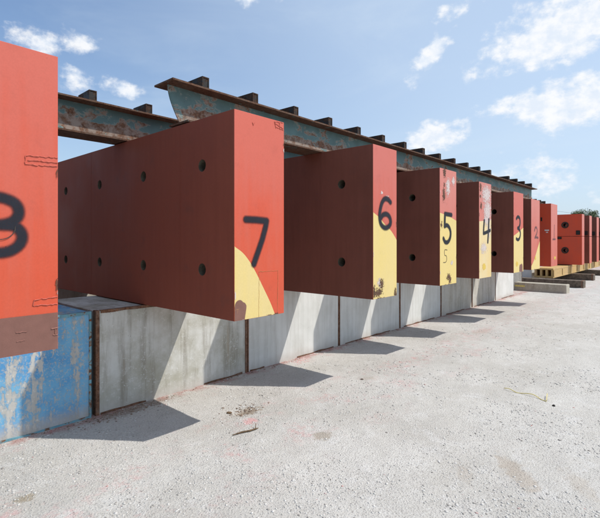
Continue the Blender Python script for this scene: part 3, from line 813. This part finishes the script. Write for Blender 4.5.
# patch of the packing under the stack
# bearers on the ground
def bearer(x, y0, w, h, L, mat, lb, rz=0, kind='timber bearer', rough=.004):
    t = thing('bearer', lb, 'bearer', (x, y0, 0), rz, 'bearers on the ground under the yellow beam')
    bm = bmesh.new(); box(bm, 0, w, 0, L, -.01, h, .012, 2)
    bmesh.ops.subdivide_edges(bm, edges=[e for e in bm.edges if e.calc_length() > .5], cuts=12, use_grid_fill=True)
    for v in bm.verts: v.co += noise.noise_vector(v.co * 4 + Vector((x, 0, 0))) * rough
    mesh_obj('baulk', bm, mat, t)
    for yy in (.02, ):
        bm = bmesh.new(); box(bm, -.004, w + .004, yy, yy + .05, -.002, h + .005, .002); mesh_obj('end_strap', bm, M['rust'] if mat is M['timber'] else mat, t)
    return t
cb = bearer(15.25, 3.05, .42, .25, 3.0, M['conc_top'], 'low pale concrete bearer with chalky yellow mark lying in front of the grey ones')
bm = bmesh.new(); box(bm, -.006, -.001, 1.15, 1.75, .12, .17, .001); mesh_obj('chalk_mark', bm, M['strap'], cb)
bearer(17.35, 2.98, .40, .235, 4.0, M['timber'], 'grey bearer under the near end of the yellow beam')
bearer(20.9, 3.25, .40, .235, 3.6, M['timber'], 'grey bearer below the nearest red stack')
bearer(24.0, 3.2, .40, .235, 3.6, M['timber'], 'farthest grey bearer under the yellow beam at the right edge')

# ------------------------------------------------------------------ odds and ends on the ground
bm = bmesh.new()
def gpt(x, y, dz=.006): return (x, y, ground_h(x, y) + dz)
a = smooth_line([(5.06, 1.60), (5.03, 1.50), (5.04, 1.40), (5.00, 1.27), (4.93, 1.16)], 6)
tube(bm, [gpt(u, v, .012 + .010 * math.sin(i * .5)) for i, (u, v) in enumerate(a)], .0038, 6)
a = smooth_line([(4.93, 1.16), (4.98, 1.17), (5.13, 1.20)], 6)
tube(bm, [gpt(u, v, .014 + .004 * i * .3) for i, (u, v) in enumerate(a)], .0034, 6)
o = mesh_obj('plastic_strap', bm, M['strap'], smooth=True); tag(o, 'bent yellow plastic strap lying on the gravel at right', 'strap')
bm = bmesh.new()
a = smooth_line([(2.37, 2.88), (2.45, 2.86), (2.53, 2.83), (2.60, 2.82)], 5)
tube(bm, [gpt(u, v, .010) for u, v in a], [.004 + .0035 * math.sin(i / 15 * PI) for i in range(len(a))], 6, .2)
tube(bm, [gpt(2.57, 2.825, .012), gpt(2.60, 2.85, .028), gpt(2.61, 2.86, .034)], .0035, 5, .2)
o = mesh_obj('twig', bm, M['twig'], smooth=True); tag(o, 'short broken brown twig on the gravel in front of slab 7', 'twig')
def rock(name, x, y, s, label, mat):
    bm = bmesh.new(); bmesh.ops.create_icosphere(bm, subdivisions=2, radius=1)
    for v in bm.verts:
        v.co *= 1 + .35 * noise.noise(v.co * 1.4 + Vector((x, y, 0))); v.co = Vector((v.co.x * s, v.co.y * s * .7, v.co.z * s * .5))
    o = mesh_obj(name, bm, mat); o.location = gpt(x, y, s * .25); o.rotation_euler = (0, 0, random.random() * 3); tag(o, label, 'stone'); return o
rock('stone', 2.66, 3.28, .028, 'dark stone at the edge of the brown hole in the gravel', M['twig'])
rock('stone', 4.86, 1.08, .019, 'dark stone beside the end of the yellow strap', M['stub'])
rock('stone', 4.32, 2.93, .018, 'small grey stone alone on the gravel in front of slab 6', M['timber'])

# ------------------------------------------------------------------ distant tree, poles and line
def tree(x, y, H, R, label):
    t = thing('broadleaf_tree', label, 'tree', (x, y, 0))
    bm = bmesh.new()
    tube(bm, [(0, 0, -.1), (.05, 0, H * .25), (0, .1, H * .5), (.1, .1, H * .8)], [.26, .2, .14, .05], 9)
    for k in range(9):
        a = k * 2.4; z = H * (.3 + .05 * k); r = R * random.uniform(.5, .8)
        tube(bm, [(0, .05, z), (r * .5 * math.cos(a), r * .5 * math.sin(a), z + R * .2), (r * math.cos(a), r * math.sin(a), z + R * .45)], [.09, .05, .02], 6)
    mesh_obj('trunk', bm, M['bark'], t, True)
    # leaf clumps with gaps
    cl = []
    for k in range(80):
        d = Vector((random.gauss(0, 1), random.gauss(0, 1), random.gauss(0, .8))).normalized() * (random.random() ** .5)
        cl.append((Vector((d.x * R, d.y * R, H * .68 + d.z * H * .26)), random.uniform(.4, .8)))
    V = []; F = []
    for c, r in cl:
        for q in range(200):
            d = Vector((random.gauss(0, 1), random.gauss(0, 1), random.gauss(0, 1))).normalized() * r * random.random() ** .4
            p = c + d; u = Vector((random.gauss(0, 1), random.gauss(0, 1), random.gauss(0, 1))).normalized(); s = random.uniform(.06, .13)
            v = u.orthogonal().normalized(); b0 = len(V)
            V += [tuple(p - u * s), tuple(p + v * s * .5), tuple(p + u * s), tuple(p - v * s * .5)]; F.append((b0, b0 + 1, b0 + 2, b0 + 3))
    me = bpy.data.meshes.new('crown'); me.from_pydata(V, [], F); me.materials.append(M['leaf'])
    link(bpy.data.objects.new('crown', me), t)
dd = 75; s_ = (583.5 - 300) / 449
tree((.743 + .669 * s_) * dd, (.669 - .743 * s_) * dd, 7.1, 2.3, 'dark green round tree far off, its crown just above the red stacks')
def pole(px, d, H, label):
    s = (px - 300) / 449
    t = thing('utility_pole', label, 'pole', ((.743 + .669 * s) * d, (.669 - .743 * s) * d, 0))
    bm = bmesh.new(); tube(bm, [(0, 0, -.2), (0, 0, H)], [.16, .11], 10); mesh_obj('shaft', bm, M['pole'], t)
    bm = bmesh.new(); box(bm, -.05, .05, -.7, .7, H - .5, H - .4); mesh_obj('crossarm', bm, M['pole'], t)
    return t.location + Vector((0, 0, H - .38))
pa = pole(549, 110, 9.35, 'utility pole hidden behind slab 1'); pb_ = pole(690, 110, 7.2, 'utility pole beyond the right edge')
bm = bmesh.new(); pts = []
for k in range(25):
    u = k / 24; p = pa.lerp(pb_, u); pts.append((p.x, p.y, p.z - .8 * 4 * u * (1 - u)))
tube(bm, pts, .022, 5); o = mesh_obj('power_line', bm, M['wire']); tag(o, 'thin power line crossing the sky above the red stacks', 'cable')
